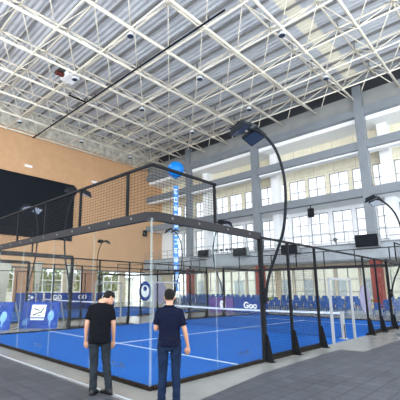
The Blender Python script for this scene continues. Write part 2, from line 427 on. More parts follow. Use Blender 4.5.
# ground storey of left wall: piers and windows
piers = [(-16, -6, 'beige'), (-1, 1, 'beige'), (6.6, 8.6, 'beige'), (11.2, 13.3, 'brownpier'), (16.9, 18.3, 'beige'), (19.4, 21.6, 'brownpier'), (25.2, 26.2, 'beige'), (29.6, 33.4, 'white')]
for i, (a, b, mm) in enumerate(piers): struct('wall_left_pier', box((LX-.38, a, 0), (LX+.0, b, 4.0)), M[mm])
struct('trim_left', box((LX, -16, 3.88), (LX+.08, 29.6, 4.05)), M['greysteel'])
wn = 0
def window(name, x0, x1, z0, z1, y, cols=2, rows=2, axis='y', fm='lowframe', bar=.075):
    """window whose pane lies in plane axis=y"""
    def T(mb):
        if axis == 'x': mb.v = [(q, p, z) for p, q, z in mb.v]
        return mb
    fr = MB(); t = .07
    fr.box((x0, y-.06, z0), (x0+t, y+.06, z1)).box((x1-t, y-.06, z0), (x1, y+.06, z1)).box((x0, y-.06, z0), (x1, y+.06, z0+t)).box((x0, y-.06, z1-t), (x1, y+.06, z1))
    for i in range(1, cols): c = x0+(x1-x0)*i/cols; fr.box((c-bar/2, y-.04, z0), (c+bar/2, y+.04, z1))
    for i in range(1, rows): c = z0+(z1-z0)*i/rows; fr.box((x0, y-.035, c-bar/2), (x1, y+.035, c+bar/2))
    o = struct(name, T(fr), M[fm])
    p = T(MB().box((x0+.02, y-.006, z0+.02), (x1-.02, y+.006, z1-.02))).build('window_pane', M['paneclear' if z0 < 1 else 'pane'], o); p['kind'] = 'structure'
    return o
ends = [(-6, -1), (1, 6.6), (8.6, 11.2), (13.3, 16.9), (18.3, 19.4), (21.6, 25.2), (26.2, 29.6)]
for a, b in ends:
    wn += 1; window('window_%d' % wn, a, b, .0, 4.0, LX-.2, max(1, round((b-a)/1.2)), 3, 'x', 'whiteframe')

# ------------------------------------------------------------------ right wall
RY = 30.0
cols_x = [-25.75, -16.05, -4.63, 6.3]
colx = [(-25.75, .33), (-15.75, .35), (-4.63, .36), (6.4, .36)]
for (cx, hw) in colx:
    c = struct('wall_right_column', box((cx-hw, RY-.35, 4.2), (cx+hw, RY+.35, 20.3)), M['frame'])
    cr = empty('ground_column', (cx, RY, 0)) if False else None
    struct('wall_right_column_base', box((cx-hw-.02, RY-.4, 0), (cx+hw+.05, RY+.4, 4.2)), M['red'])
for (za, zb) in ((17.4, 18.15), (14.2, 14.95), (9.85, 10.6)):
    struct('wall_right_beam', box((LX, RY-.28, za), (13, RY+.28, zb)), M['frame'])
struct('wall_right_upper', box((LX, RY+.0, 18.15), (13, RY+.3, 19.7)), M['upper'])
struct('wall_right_shade', box((LX, 32.2, 18.1), (13, 32.6, 22.6)), M['dark'])  # closing wall, its dark colour stands in for the shade under the deck
# soffits of the recess
struct('wall_right_soffit', box((LX, RY+.28, 17.0), (13, 33.2, 18.1)), M['white'])
struct('wall_right_ledge', box((LX, RY+.28, 9.9), (13, 33.0, 10.1)), M['white'])
struct('wall_right_ledge', box((LX, RY+.1, 14.02), (13, RY+.9, 14.2)), M['white'])
# gallery slab
struct('gallery_slab', box((LX, RY-.5, 4.25), (13, 33.2, 5.65)), M['fascia'])
struct('trim_gallery', box((LX, RY-.62, 5.62), (13, RY-.3, 5.72)).box((LX, RY-.6, 4.22), (13, RY-.45, 4.35)), M['frame'])
# inner wall with window openings
IY = 33.0
per = 10.98
ops = []   # openings (x0,x1,z0,z1)
rowA = [(-6.83-1.3+ .0, 0)]
base = [-13.36, -11.23, -8.95, -6.73]
allw = []
for bay in range(-3, 2):
    for k, b in enumerate([-15.6, -13.36, -11.23, -8.95, -6.73]):
        x0 = b+bay*10.3-(0 if bay else 0); allw.append((x0, x0+1.85))
allw = sorted(a for a in allw if a[0] > LX+.4 and a[1] < 12.8)
def holed(xs, z0, z1, zw0, zw1, m, name):
    mb = MB(); prev = LX
    mb.box((LX, IY, z0), (13, IY+.3, zw0)); mb.box((LX, IY, zw1), (13, IY+.3, z1))
    for a, b in xs: mb.box((prev, IY, zw0), (a, IY+.3, zw1)); prev = b
    mb.box((prev, IY, zw0), (13, IY+.3, zw1)); return struct(name, mb, m)
holed(allw, 10.1, 17.0, 10.9, 13.55, M['cream'], 'wall_right')
holed(allw, 5.65, 9.9, 6.3, 9.55, M['white'], 'wall_right_gallery')
low = [(a-.12, b+.1) for a, b in allw]
holed(low, 0, 4.25, .35, 3.9, M['beige'], 'wall_right_ground')
for a, b in allw:
    wn += 1; window('window_%d' % wn, a, b, 10.9, 13.55, IY+.12, 2, 2)
    wn += 1; window('window_%d' % wn, a, b, 6.3, 9.55, IY+.12, 2, 3)
    wn += 1; window('window_%d' % wn, a-.12, b+.1, .35, 3.9, IY+.12, 2, 3, fm='lowframe', bar=.09)
# white return piers in the recess behind each column
for cx, hw in colx:
    struct('wall_right_return', box((cx+.75, RY+1.9, 5.65), (cx+1.55, IY, 17.9)), M['white'])
    struct('wall_right_brace', MB().prism([(RY+.3, 17.4), (RY+.3, 16.9), (RY+1.9, 17.2), (RY+1.9, 17.9)], 'x', cx-.3, cx+.3), M['white'])
# gallery railing
rl = empty('gallery_railing', (-10, RY-.4, 5.7), label='thin pale railing along the edge of the upper gallery', cat='railing')
for zz in (.45, 1.05): MB().bar((-24, 0, zz), (22, 0, zz), .05).build('rail', M['silver'], rl)
for k in range(31): MB().bar((-24+k*1.53, 0, 0), (-24+k*1.53, 0, 1.08), .04).build('baluster', M['silver'], rl)
# black box units on the gallery edge
for (xa, xb, za, zb, lb) in ((-23.4, -21.9, 5.5, 6.3, 'leftmost of the black box speakers along the gallery edge'), (-18.3, -16.7, 5.3, 6.15, 'black box speaker on the gallery edge left of the middle column'), (-12.6, -11.0, 5.2, 6.0, 'black box speaker on the gallery edge partly behind the curved pole'), (-5.7, -4.0, 5.3, 6.3, 'largest black box speaker, on the gallery edge at the right column')):
    e = empty('line_speaker', ((xa+xb)/2, RY-.93, za), label=lb, cat='speaker', group='black box speakers on the gallery')
    w_ = (xb-xa)/2; h = zb-za
    MB().box((-w_, -.3, 0), (w_, .3, h)).build('cabinet', M['black'], e)
    MB().box((-w_+.06, -.33, .06), (w_-.06, -.3, h-.06)).build('grille', M['screen'], e)
    MB().box((-w_-.08, -.1, -.08), (-w_, .35, h+.05)).box((w_, -.1, -.08), (w_+.08, .35, h+.05)).box((-w_-.08, .1, -.1), (w_+.08, .2, 0)).build('bracket', M['silver'], e)
# small wall speakers
for (x, y, z, lb) in ((-9.8, RY-.1, 8.65, 'small black speaker hanging in front of the gallery windows'), (-33.6, 29.2, 9.1, 'small black speaker on the wall near the far corner')):
    e = empty('wall_speaker', (x, y, z), label=lb, cat='speaker')
    MB().box((-.24, -.2, 0), (.24, .2, .85)).build('cabinet', M['black'], e); MB().box((-.2, -.22, .05), (.2, -.2, .8)).build('grille', M['screen'], e)
    MB().box((-.03, -.03, .85), (.03, .03, 1.2 if x > -30 else .95)).build('bracket', M['black'], e)
# small spotlights on the gallery rail
for i, x in enumerate((-21.1, -20.3, -19.5, -18.9, -15.0, -7.5)):
    e = empty('gallery_spotlight', (x, RY-.55, 5.72), label='small dark spotlight clamped on the gallery edge', cat='spotlight', group='spotlights on the gallery edge')
    MB().tube([(0,0,0), (0,0,.42)], .04, 6).build('stand', M['greysteel'], e)
    MB().tube([(0,.1,.5), (0,-.28,.42)], [.12, .17], 8).build('lamp', M['greysteel'], e)

# ------------------------------------------------------------------ roof
DZ = 21.9
def deck(x0, x1, y0, y1, name, m):
    mb = MB(); i0 = round(y0/.11); i1 = round(y1/.11); n = i1-i0
    prof = []
    for i in range(i0, i1+1):
        prof.append((i*.11, DZ+(.0 if i % 4 in (0, 1) else .10)))
    b = 0
    for y, z in prof: mb.v += [(x0, y, z), (x1, y, z)]
    for i in range(n): mb.f.append((2*i, 2*i+1, 2*i+3, 2*i+2))
    return struct(name, mb, m)
deck(LX-.4, -5.7, -11, 32.4, 'ceiling', M['deck']); deck(-4.55, 13, -11, 32.4, 'ceiling', M['deck'])
deck(-5.7, -4.55, -11, 16.2, 'ceiling', M['deck']); deck(-5.7, -4.55, 16.2, 31.2, 'ceiling_skylight', M['skylight'])
deck(-5.7, -4.55, 31.2, 32.4, 'ceiling', M['deck'])
ZB, ZT = 19.05, 21.0
bx = [-33.65+3.59*k for k in range(12)]     # chords running along y
by = [30.6-3.62*k for k in range(11)]       # chords running along x
tx = [(bx[i]+bx[i+1])/2 for i in range(len(bx)-1)]
ty = [(by[i]+by[i+1])/2 for i in range(len(by)-1)]
rf = empty('roof_space_frame', (-14, 12, ZB), label='cream painted steel space frame carrying the whole roof', cat='roof frame')
o0 = Vector((14, -12, -ZB))
def RB(mb, n, m=M['truss'], sm=True):
    mb.v = [(a+14, b-12, c-ZB) for a, b, c in mb.v]; return mb.build(n, m, rf, sm)
for x in bx:
    mb = MB().tube([(x, by[-1]-.3, ZB), (x, by[0], ZB)], .105, 8)
    for y in by: mb.ball((x, y, ZB), .16, 8, 5)
    RB(mb, 'bottom_chord')
for y in by: RB(MB().tube([(bx[0], y, ZB), (bx[-1], y, ZB)], .06, 8), 'cross_chord')
for x in tx: RB(MB().tube([(x, ty[-1], ZT), (x, by[0], ZT)], .075, 8), 'top_chord')
for y in ty: RB(MB().tube([(tx[0]-1.7, y, ZT), (tx[-1], y, ZT)], .075, 8), 'top_cross_chord')
for i, x in enumerate(bx):
    mb = MB()
    for j, y in enumerate(by):
        for dx in (-1, 1):
            for dy in (-1, 1):
                X = x+dx*1.795; Y = y+dy*1.81
                if X < LX or X > bx[-1] or Y > by[0]+.1 or Y < by[-1]: continue
                mb.tube([(x, y, ZB), (X, Y, ZT)], .043, 5)
    RB(mb, 'diagonal_web')
# purlins: posts and channel bars under the deck
for y in ty+[by[0]]:
    mb = MB().box((LX, y-.05, DZ-.20), (bx[-1], y+.05, DZ-.01))
    for x in tx: mb.box((x-.04, y-.04, ZT), (x+.04, y+.04, DZ-.1))
    RB(mb, 'purlin', M['purlin'], False)
for y in by[1:]:
    RB(MB().box((LX, y-.06, DZ-.18), (bx[-1], y+.06, DZ-.01)), 'purlin', M['purlin'], False)
# dark cable tray under the frame
ct = empty('cable_tray', (-20, 11.9, 18.9), label='thin black cable tray running across under the roof frame', cat='cable tray')
MB().box((-13.7, -.05, -.12), (13.5, .05, -.04)).build('tray', M['black'], ct)
hb = MB()
for k in range(8): hb.box((-13+k*3.6, -.02, -.04), (-12.96+k*3.6, .02, .2))
hb.build('hanger', M['black'], ct)
ct2 = MB().box((-22.5, 10.1, 18.8), (-22.3, 11.852, 18.86)).build('cable_duct', M['black']); tag(ct2, 'short black duct joining the cable tray at right angles', 'cable duct')
# white box with dark motor in roof
e = empty('roof_fan_unit', (-20.3, 8.5, 19.2), label='white box unit with red-brown motor fixed high in the roof frame', cat='fan unit')
MB().box((-.7, 0, -.2), (.5, 1.1, .25)).build('housing', M['white'], e)
MB().tube([(-.2, -.7, .0), (-.2, -.05, .0)], .2, 10).build('motor', M['motor'], e)
MB().box((-.8, -.6, .25), (.6, .9, .33)).build('mount', M['greysteel'], e)
# high-bay lamps at nodes
lamps = []
def highbay(x, y):
    e = empty('high_bay_lamp', (x, y, ZB-.62), label='small round high-bay lamp hanging from a node of the roof frame', cat='ceiling lamp', group='high-bay lamps under the roof frame')
    MB().tube([(0,0,.62), (0,0,.33)], .03, 6).build('stem', M['greysteel'], e)
    MB().tube([(0,0,.36), (0,0,.26), (0,0,.12), (0,0,.02)], [.08, .14, .24, .27], 12).build('shade', M['lampclear'], e, True)
    MB().tube([(0,0,.10), (0,0,-.02)], [.2, .22], 12).build('lens', M['lampglass'], e)
for i in (1, 4, 6, 8, 10):
    for j in (0, 2, 4, 6, 8): highbay(bx[i], by[j])

# ------------------------------------------------------------------ spectator chairs
tag(box((-23.5, 24.1, 0), (.5, 25.2, .18)).build('seating_platform', M['fascia']), 'low grey platform under the middle row of blue chairs', 'platform')
tag(box((-23.5, 25.21, 0), (.5, 26.3, .36)).build('seating_platform', M['fascia']), 'taller grey platform under the back row of blue chairs', 'platform')
ch = MB()
ch.box((-.22, -.2, .41), (.22, .22, .45)); ch.quad8([(-.22,.18,.44),(.22,.18,.44),(.22,.22,.44),(-.22,.22,.44),(-.21,.27,.86),(.21,.27,.86),(.21,.31,.86),(-.21,.31,.86)])
for sx in (-1, 1):
    ch.bar((sx*.19, -.17, 0), (sx*.19, -.17, .42), .035); ch.bar((sx*.19, .2, 0), (sx*.19, .2, .42), .035)
c0 = None
rows = [(22.6, 0, 'blue plastic chair in the front row facing the courts', 'blue chairs in the front row'), (24.6, .18, 'blue plastic chair in the middle row facing the courts', 'blue chairs in the middle row'), (25.75, .36, 'blue plastic chair in the back row nearest the windows', 'blue chairs in the back row')]
for y, z, lb, gr in rows:
    for k in range(37):
        x = -22.6+k*.6
        if abs(x+12.0) < .7 or abs(x+3.7) < .5: continue
        if c0 is None: c = c0 = ch.build('spectator_chair', M['bluech'])
        else: c = c0.copy(); COL.objects.link(c)
        c.location = (x+random.uniform(-.04, .04), y+random.uniform(-.08, .08), z); c.rotation_euler = (0, 0, random.uniform(-.12, .12)); tag(c, lb, 'chair', gr)

for (ya, yb, lb) in ((9.3, 10.7, 'pale curtain gathered beside the left edge window'), (13.2, 14.1, 'pale curtain just right of the wide brown pier'), (16.9, 18.3, 'pale curtain hanging in front of the beige pier')):
    e = empty('curtain', (LX+.35, (ya+yb)/2, 0), label=lb, cat='curtain')
    mb = MB(); n = 40; rows_ = []
    for j in range(13):
        z = .1+4.5*j/12; wf = .45+.55*(z/4.6)**1.5; ring = []
        for i in range(n+1):
            t = i/n; y = (t-.5)*(yb-ya)*wf; ring.append((.07*math.sin(t*2*PI*7), y, z))
        rows_.append(ring+[(x_+.015, y_, z_) for x_, y_, z_ in reversed(ring)])
    mb.loft(rows_).build('cloth', M['curtain'], e, True)
    MB().bar((0, -(yb-ya)/2-.1, 4.63), (0, (yb-ya)/2+.1, 4.63), .05).build('rail', M['greysteel'], e)
# ------------------------------------------------------------------ banners, boards
def text(s, size, m, parent, loc, rot, name='lettering', bold=False, sx=1):
    cu = bpy.data.curves.new(name, 'FONT'); cu.body = s; cu.size = size; cu.extrude = .003; cu.align_x = 'CENTER'; cu.align_y = 'CENTER'
    if bold: cu.offset = size*.03
    t = bpy.data.objects.new(name, cu); COL.objects.link(t)
    dg = bpy.context.evaluated_depsgraph_get(); me = bpy.data.meshes.new_from_object(t.evaluated_get(dg))
    bpy.data.objects.remove(t); me.materials.clear(); me.materials.append(m)
    o = bpy.data.objects.new(name, me); COL.objects.link(o); o.parent = parent; o.location = loc; o.rotation_euler = rot; o.scale = (sx, 1, 1)
    return o
def aframe(x, y, label):
    # leaning board facing +x/-y (towards camera)
    e = empty('banner_stand', (x, y, 0), .72, label=label, cat='banner stand')
    w, h = .85, 1.12; tl = .33
    def lean(mb):
        mb.v = [(a, b+c*tl, c) for a, b, c in mb.v]; return mb
    lean(MB().box((-w, -.02, .0), (w, .02, h))).build('banner', M['ledblue'], e)
    lg = MB()
    lg.bar((w, h*tl, h), (w, .95, 0), .04); lg.bar((-w, h*tl, h), (-w, .95, 0), .04); lg.bar((w, .0, .03), (w, .95, .03), .03); lg.bar((-w, .0, .03), (-w, .95, .03), .03)
    lg.build('stand_leg', M['silver'], e)
    lean(MB().box((-.42, -.028, .46), (.22, -.02, .98))).build('logo_panel', M['inkwhite'], e)
    lo = MB(); Y0, Y1 = -.036, -.028
    for a in (((-.34, .56), (-.02, .70), (.0, .66), (-.30, .50)), ((-.02, .64), (.12, .90), (.17, .88), (.04, .62)), ((-.3, .86), (-.04, .76), (-.05, .71), (-.32, .80)), ((-.1, .56), (.12, .52), (.12, .49), (-.1, .52))):
        lo.prism(list(a), 'y', Y0, Y1)
    lean(lo).build('logo_mark', M['dark'], e)
    t = MB()
    for k in range(7): t.box((-.40+k*.09, -.028, .34), (-.34+k*.09, -.02, .41))
    lean(t).build('lettering_row', M['inkwhite'], e)
    p = MB(); p.prism([(.50+.14*math.cos(a), .52+.22*math.sin(a)) for a in [2*PI*k/14 for k in range(14)]], 'y', -.028, -.02); p.box((.47, -.028, .12), (.53, -.02, .32))
    lean(p).build('paddle_print', M['lightblue'], e)
    q = MB()
    for k in range(4): q.prism([(-.74, .1+k*.07), (-.5, .18+k*.07), (-.5, .21+k*.07), (-.74, .13+k*.07)], 'y', -.028, -.02)
    lean(q).build('stripe_print', M['lightblue'], e)
    return e
aframe(-10.55, 2.95, 'blue leaning banner board with white logo square, fully in view behind the glass')
aframe(-11.3, 1.2, 'blue leaning banner board with white logo square, cut off by the left edge')

def board(x0, x1, y, z0, z1, m, name, label, cat, txt=None, tsize=.5, rz=0, tm='inkwhite'):
    e = empty(name, ((x0+x1)/2, y, z0), rz, label=label, cat=cat)
    w = (x1-x0)/2; h = z1-z0
    MB().box((-w, -.03, 0), (w, .03, h)).build('panel', M[m], e)
    MB().box((-w, .03, 0), (-w+.05, .4, .05)).box((w-.05, .03, 0), (w, .4, .05)).bar((-w+.03, .38, .02), (-w+.03, .03, h*.8), .03).bar((w-.03, .38, .02), (w-.03, .03, h*.8), .03).build('support', M['greysteel'], e)
    if txt: text(txt, tsize, M[tm], e, (0, -.037, h*.5), (PI/2, 0, 0), bold=True)
    return e
board(-13.9, -11.6, 19.0, 0, 1.08, 'purple', 'advertising_board', 'purple board with a white emblem behind the far end of the court', 'advertising board', None)
b_ = board(-11.5, -8.7, 19.0, 0, 1.08, 'ledblue', 'advertising_board', 'dark blue board with white letters behind the far end of the court', 'advertising board', 'Goo', .62)
e = [o for o in bpy.data.objects if o.name.startswith('advertising_board')][0]
em = MB(); em.prism([(.0, .25), (.45, .30), (.45, .80), (.0, .85), (-.12, .55)], 'y', -.04, -.03); em.build('emblem', M['inkwhite'], e)
em = MB(); em.prism([(.12, .38), (.32, .55), (.12, .72), (.2, .55)], 'y', -.048, -.04); em.build('emblem_detail', M['purple'], e)
# low blue boards beyond the second court (left)
k = 0
for (y, txt, lb) in ((8.8, 'C+', 'low blue board with white C mark, leftmost beyond the second court'), (11.3, 'GO', 'low blue board beyond the second court, second from the left'), (13.8, 'GO', 'low blue board beyond the second court, third from the left'), (16.3, 'C+', 'low blue board beyond the second court, fourth from the left')):
    e = empty('court_banner', (-24.6, y, 0), PI/2, label=lb, cat='banner')
    MB().box((-1.15, -.03, .0), (1.15, .03, 1.35)).build('panel', M['ledblue'], e)
    MB().bar((-1.1, .0, 0), (-1.1, .5, 0.03), .04).bar((1.1, .0, 0), (1.1, .5, 0.03), .04).build('foot', M['greysteel'], e)
    text(txt, .55, M['inkwhite'], e, (0, -.037, .95), (PI/2, 0, 0), bold=True)
# oval signs
def oval(x, y, w, z0, z1, m, m2, label, rz=.75, name='flag_sign'):
    e = empty(name, (x, y, 0), rz, label=label, cat='sign')
    cz = (z0+z1)/2; h = (z1-z0)/2
    MB().prism([(w*math.cos(a)*(1), cz+h*math.sin(a)) for a in [2*PI*k/24 for k in range(24)]], 'y', -.03, .03).build('panel', M[m], e)
    if m2:
        MB().prism([(w*.62*math.cos(a), cz+h*.62*math.sin(a)) for a in [2*PI*k/24 for k in range(24)]], 'y', -.04, -.03).build('print', M[m2], e)
        MB().prism([(w*.3*math.cos(a), cz+h*.25+h*.25*math.sin(a)) for a in [2*PI*k/12 for k in range(12)]], 'y', -.047, -.04).build('print_mark', M['ledblue'], e)
    MB().tube([(0, .05, 0), (0, .05, z1-.1)], .025, 6).build('stick', M['silver'], e); MB().box((-.25, -.2, 0), (.25, .25, .04)).build('base', M['greysteel'], e)
oval(-22.0, 19.2, .62, .55, 2.45, 'ledblue', 'inkwhite', 'blue round sign with white centre behind the second court')
oval(-20.6, 19.8, .70, .3, 2.45, 'lav', None, 'pale lavender rounded sign right of the blue round one')
oval(-2.35, 19.0, .30, .35, 2.0, 'lav', None, 'grey purple oval flag sign behind the court at the right')

# ------------------------------------------------------------------ balloon and ribbon banner
bl = empty('balloon', (-15.7, 17, 11.2), label='round blue balloon floating above the hanging ribbon banner', cat='balloon')
MB().ball((0, 0, .62), (.72, .72, .72), 20, 14).build('envelope', M['balloon'], bl, True)
MB().tube([(0,0,-.02), (0,0,-.12), (0,0,-.2)], [.04, .10, .12], 8).build('neck', M['balloon'], bl)
MB().box((-.25, -.71, .35), (-.05, -.68, .42)).box((0, -.725, .75), (.2, -.69, .83)).box((-.3, -.68, .85), (-.1, -.62, .9)).build('print', M['lightblue'], bl)
rb = empty('ribbon_banner', (-15.7, 17, .02), .8, label='long narrow blue ribbon banner with white characters hanging below the balloon', cat='banner')
MB().box((-.2, -.01, 1.5), (.2, .01, 10.35)).build('ribbon', M['ribbon'], rb)
t = MB()
zz = 10.0
while zz > 2:
    for (a, b, c, d) in ((-.17, .17, .0, .05), (-.17, -.12, -.3, .0), (.12, .17, -.3, .0), (-.10, .10, -.17, -.12), (-.17, .17, -.34, -.29), (-.025, .025, -.42, .05)):
        if random.random() < .8: t.box((a*.8, -.02, zz+c), (b*.8, -.01, zz+d))
    zz -= .72
t.build('character_print', M['inkwhite'], rb)
MB().tube([(0,0,10.35), (0,0,10.95)], .012, 5).build('string', M['silver'], rb)
MB().tube([(0,0,.0), (0,0,1.5)], .02, 5).box((-.25,-.25,0),(.25,.25,.12)).build('tether_weight', M['greysteel'], rb)

# ------------------------------------------------------------------ trees outside the left wall
for i, (x, y, h) in enumerate(((-40.5, 15.0, 5.2), (-41, 9.4, 5), (-40.2, 24.4, 5.2), (-41.5, 29.6, 5.6), (-43, 19.8, 5.4), (-41, 3.5, 5.0))):
    lb = ['leafy green tree outside the left windows, behind the banner boards', 'leafy green tree outside, nearest the left edge but one', 'leafy green tree outside between the brown pier and the corner', 'leafy green tree outside nearest the hall corner', 'leafy green tree outside behind the narrow window', 'leafy green tree outside beyond the left edge'][i]
    e = empty('tree', (x, y, -.35), label=lb, cat='tree')
    MB().tube([(0,0,0), (.1,.05,h*.4), (.05,.1,h*.7)], [.18, .14, .08], 8).build('trunk', M['bark'], e, True)
    mb = MB()
    for k in range(700):
        a = random.uniform(0, 2*PI); rr = random.uniform(.2, 1)**.6*2.1; cz = h*.62+random.uniform(-1, 1)*h*.30
        c = Vector((rr*math.cos(a)*.9, rr*math.sin(a), cz)); s_ = random.uniform(.14, .28)
        n = Vector((random.uniform(-1,1), random.uniform(-1,1), random.uniform(-1,1))).normalized(); t1 = n.orthogonal().normalized()*s_; t2 = n.cross(t1).normalized()*s_*.7
        b = len(mb.v); mb.v += [tuple(c-t1), tuple(c+t2), tuple(c+t1), tuple(c-t2)]; mb.f.append((b, b+1, b+2, b+3))
    mb.build('foliage', M['leaf'], e)

def far_building(a, b, label, win):
    e = empty('outdoor_building', ((a[0]+b[0])/2, (a[1]+b[1])/2, -.35), label=label, cat='building')
    hx, hy, h = (b[0]-a[0])/2, (b[1]-a[1])/2, b[2]
    MB().box((-hx, -hy, 0), (hx, hy, h)).build('wall', M['facade'], e)
    MB().box((-hx-.3, -hy-.3, h), (hx+.3, hy+.3, h+.35)).build('roof', M['fascia'], e)
    n = int(max(hx, hy)*2/4)
    for k in range(n):
        t = -max(hx, hy)+2+k*4
        if win == 'y': w_ = MB().box((t-.9, -hy-.04, 1.2), (t+.9, -hy, 3.4))
        else: w_ = MB().box((hx, t-.9, 1.2), (hx+.04, t+.9, 3.4))
        w_.build('window', M['fascia'], e)
far_building((-40, 47, 0), (20, 55, 6.5), 'low pale building outside the ground floor windows behind the chairs', 'y')
far_building((-62, -5, 0), (-54, 44, 4.0), 'low pale building outside behind the trees', 'x')
for i, (x, y) in enumerate(((-30, 37.5), (-24.5, 38), (-18, 37.2), (-12, 38), (-6, 37.4), (-1, 38))):
    e = empty('bush', (x, y, -.35), label='low yellow-green bush outside the ground floor windows', cat='bush', group='bushes outside the ground floor windows')
    mb = MB()
    for k in range(260):
        a = random.uniform(0, 2*PI); rr = random.uniform(0, 1)**.5*1.9; c = Vector((rr*math.cos(a), rr*.6*math.sin(a), random.uniform(.15, 1.5-rr*.3))); s_ = random.uniform(.12, .22)
        nn = Vector((random.uniform(-1,1), random.uniform(-1,1), random.uniform(-1,1))).normalized(); t1 = nn.orthogonal().normalized()*s_; t2 = nn.cross(t1).normalized()*s_*.7
        b = len(mb.v); mb.v += [tuple(c-t1), tuple(c+t2), tuple(c+t1), tuple(c-t2)]; mb.f.append((b, b+1, b+2, b+3))
    mb.build('foliage', M['leaf'], e); MB().tube([(0,0,0), (0,0,.6)], .06, 6).build('trunk', M['bark'], e)
# ------------------------------------------------------------------ people
def ellring(c, ax, ay, nrm=None, n=20, rot=0):
    c = Vector(c); 
    return [c+Vector((ax*math.cos(t)*math.cos(rot)-ay*math.sin(t)*math.sin(rot), ax*math.cos(t)*math.sin(rot)+ay*math.sin(t)*math.cos(rot), 0)) for t in [2*PI*k/n for k in range(n)]]
def remesh(o, vox, sm=3, noise=None):
    m = o.modifiers.new('remesh', 'REMESH'); m.mode = 'VOXEL'; m.voxel_size = vox; m.use_smooth_shade = True
    m = o.modifiers.new('smooth', 'SMOOTH'); m.iterations = sm; m.factor = .5
    if noise:
        tx_ = bpy.data.textures.new('cloth_folds', 'CLOUDS'); tx_.noise_scale = noise[0]
        d = o.modifiers.new('folds', 'DISPLACE'); d.texture = tx_; d.strength = noise[1]; d.mid_level = .5
    return o
def limb(mb, pts, rad, n=12): mb.tube(pts, rad, n)
def hand(mb, wrist, dirv, palmn, s=1, curl=.5, mirror=1):
    """wrist point, direction of fingers, palm normal; thumb side = mirror"""
    w = Vector(wrist); d = Vector(dirv).normalized(); pn = Vector(palmn).normalized(); sd = d.cross(pn).normalized()*mirror
    mb.tube([w-d*.02, w+d*.03, w+d*.075, w+d*.095], [(.022, .020), (.032, .016), (.042, .016), (.038, .013)], 10, side=tuple(sd.cross(d)))
    for k, ln in enumerate((.072, .080, .074, .058)):
        b = w+d*.085+sd*(.030-.020*k); c1 = b+(d*.5*ln+pn*curl*.15*ln); c2 = c1+(d*.30*ln+pn*curl*.35*ln); c3 = c2+(d*.12*ln+pn*curl*.30*ln)
        mb.tube([b-d*.02, b, c1, c2, c3], [.0085, .0095, .0085, .0075, .006], 7)
    b = w+d*.03+sd*.028; mb.tube([b-sd*.012, b+sd*.018+d*.028, b+sd*.022+d*.055+pn*.012, b+sd*.018+d*.075+pn*.02], [.013, .012, .010, .007], 7)
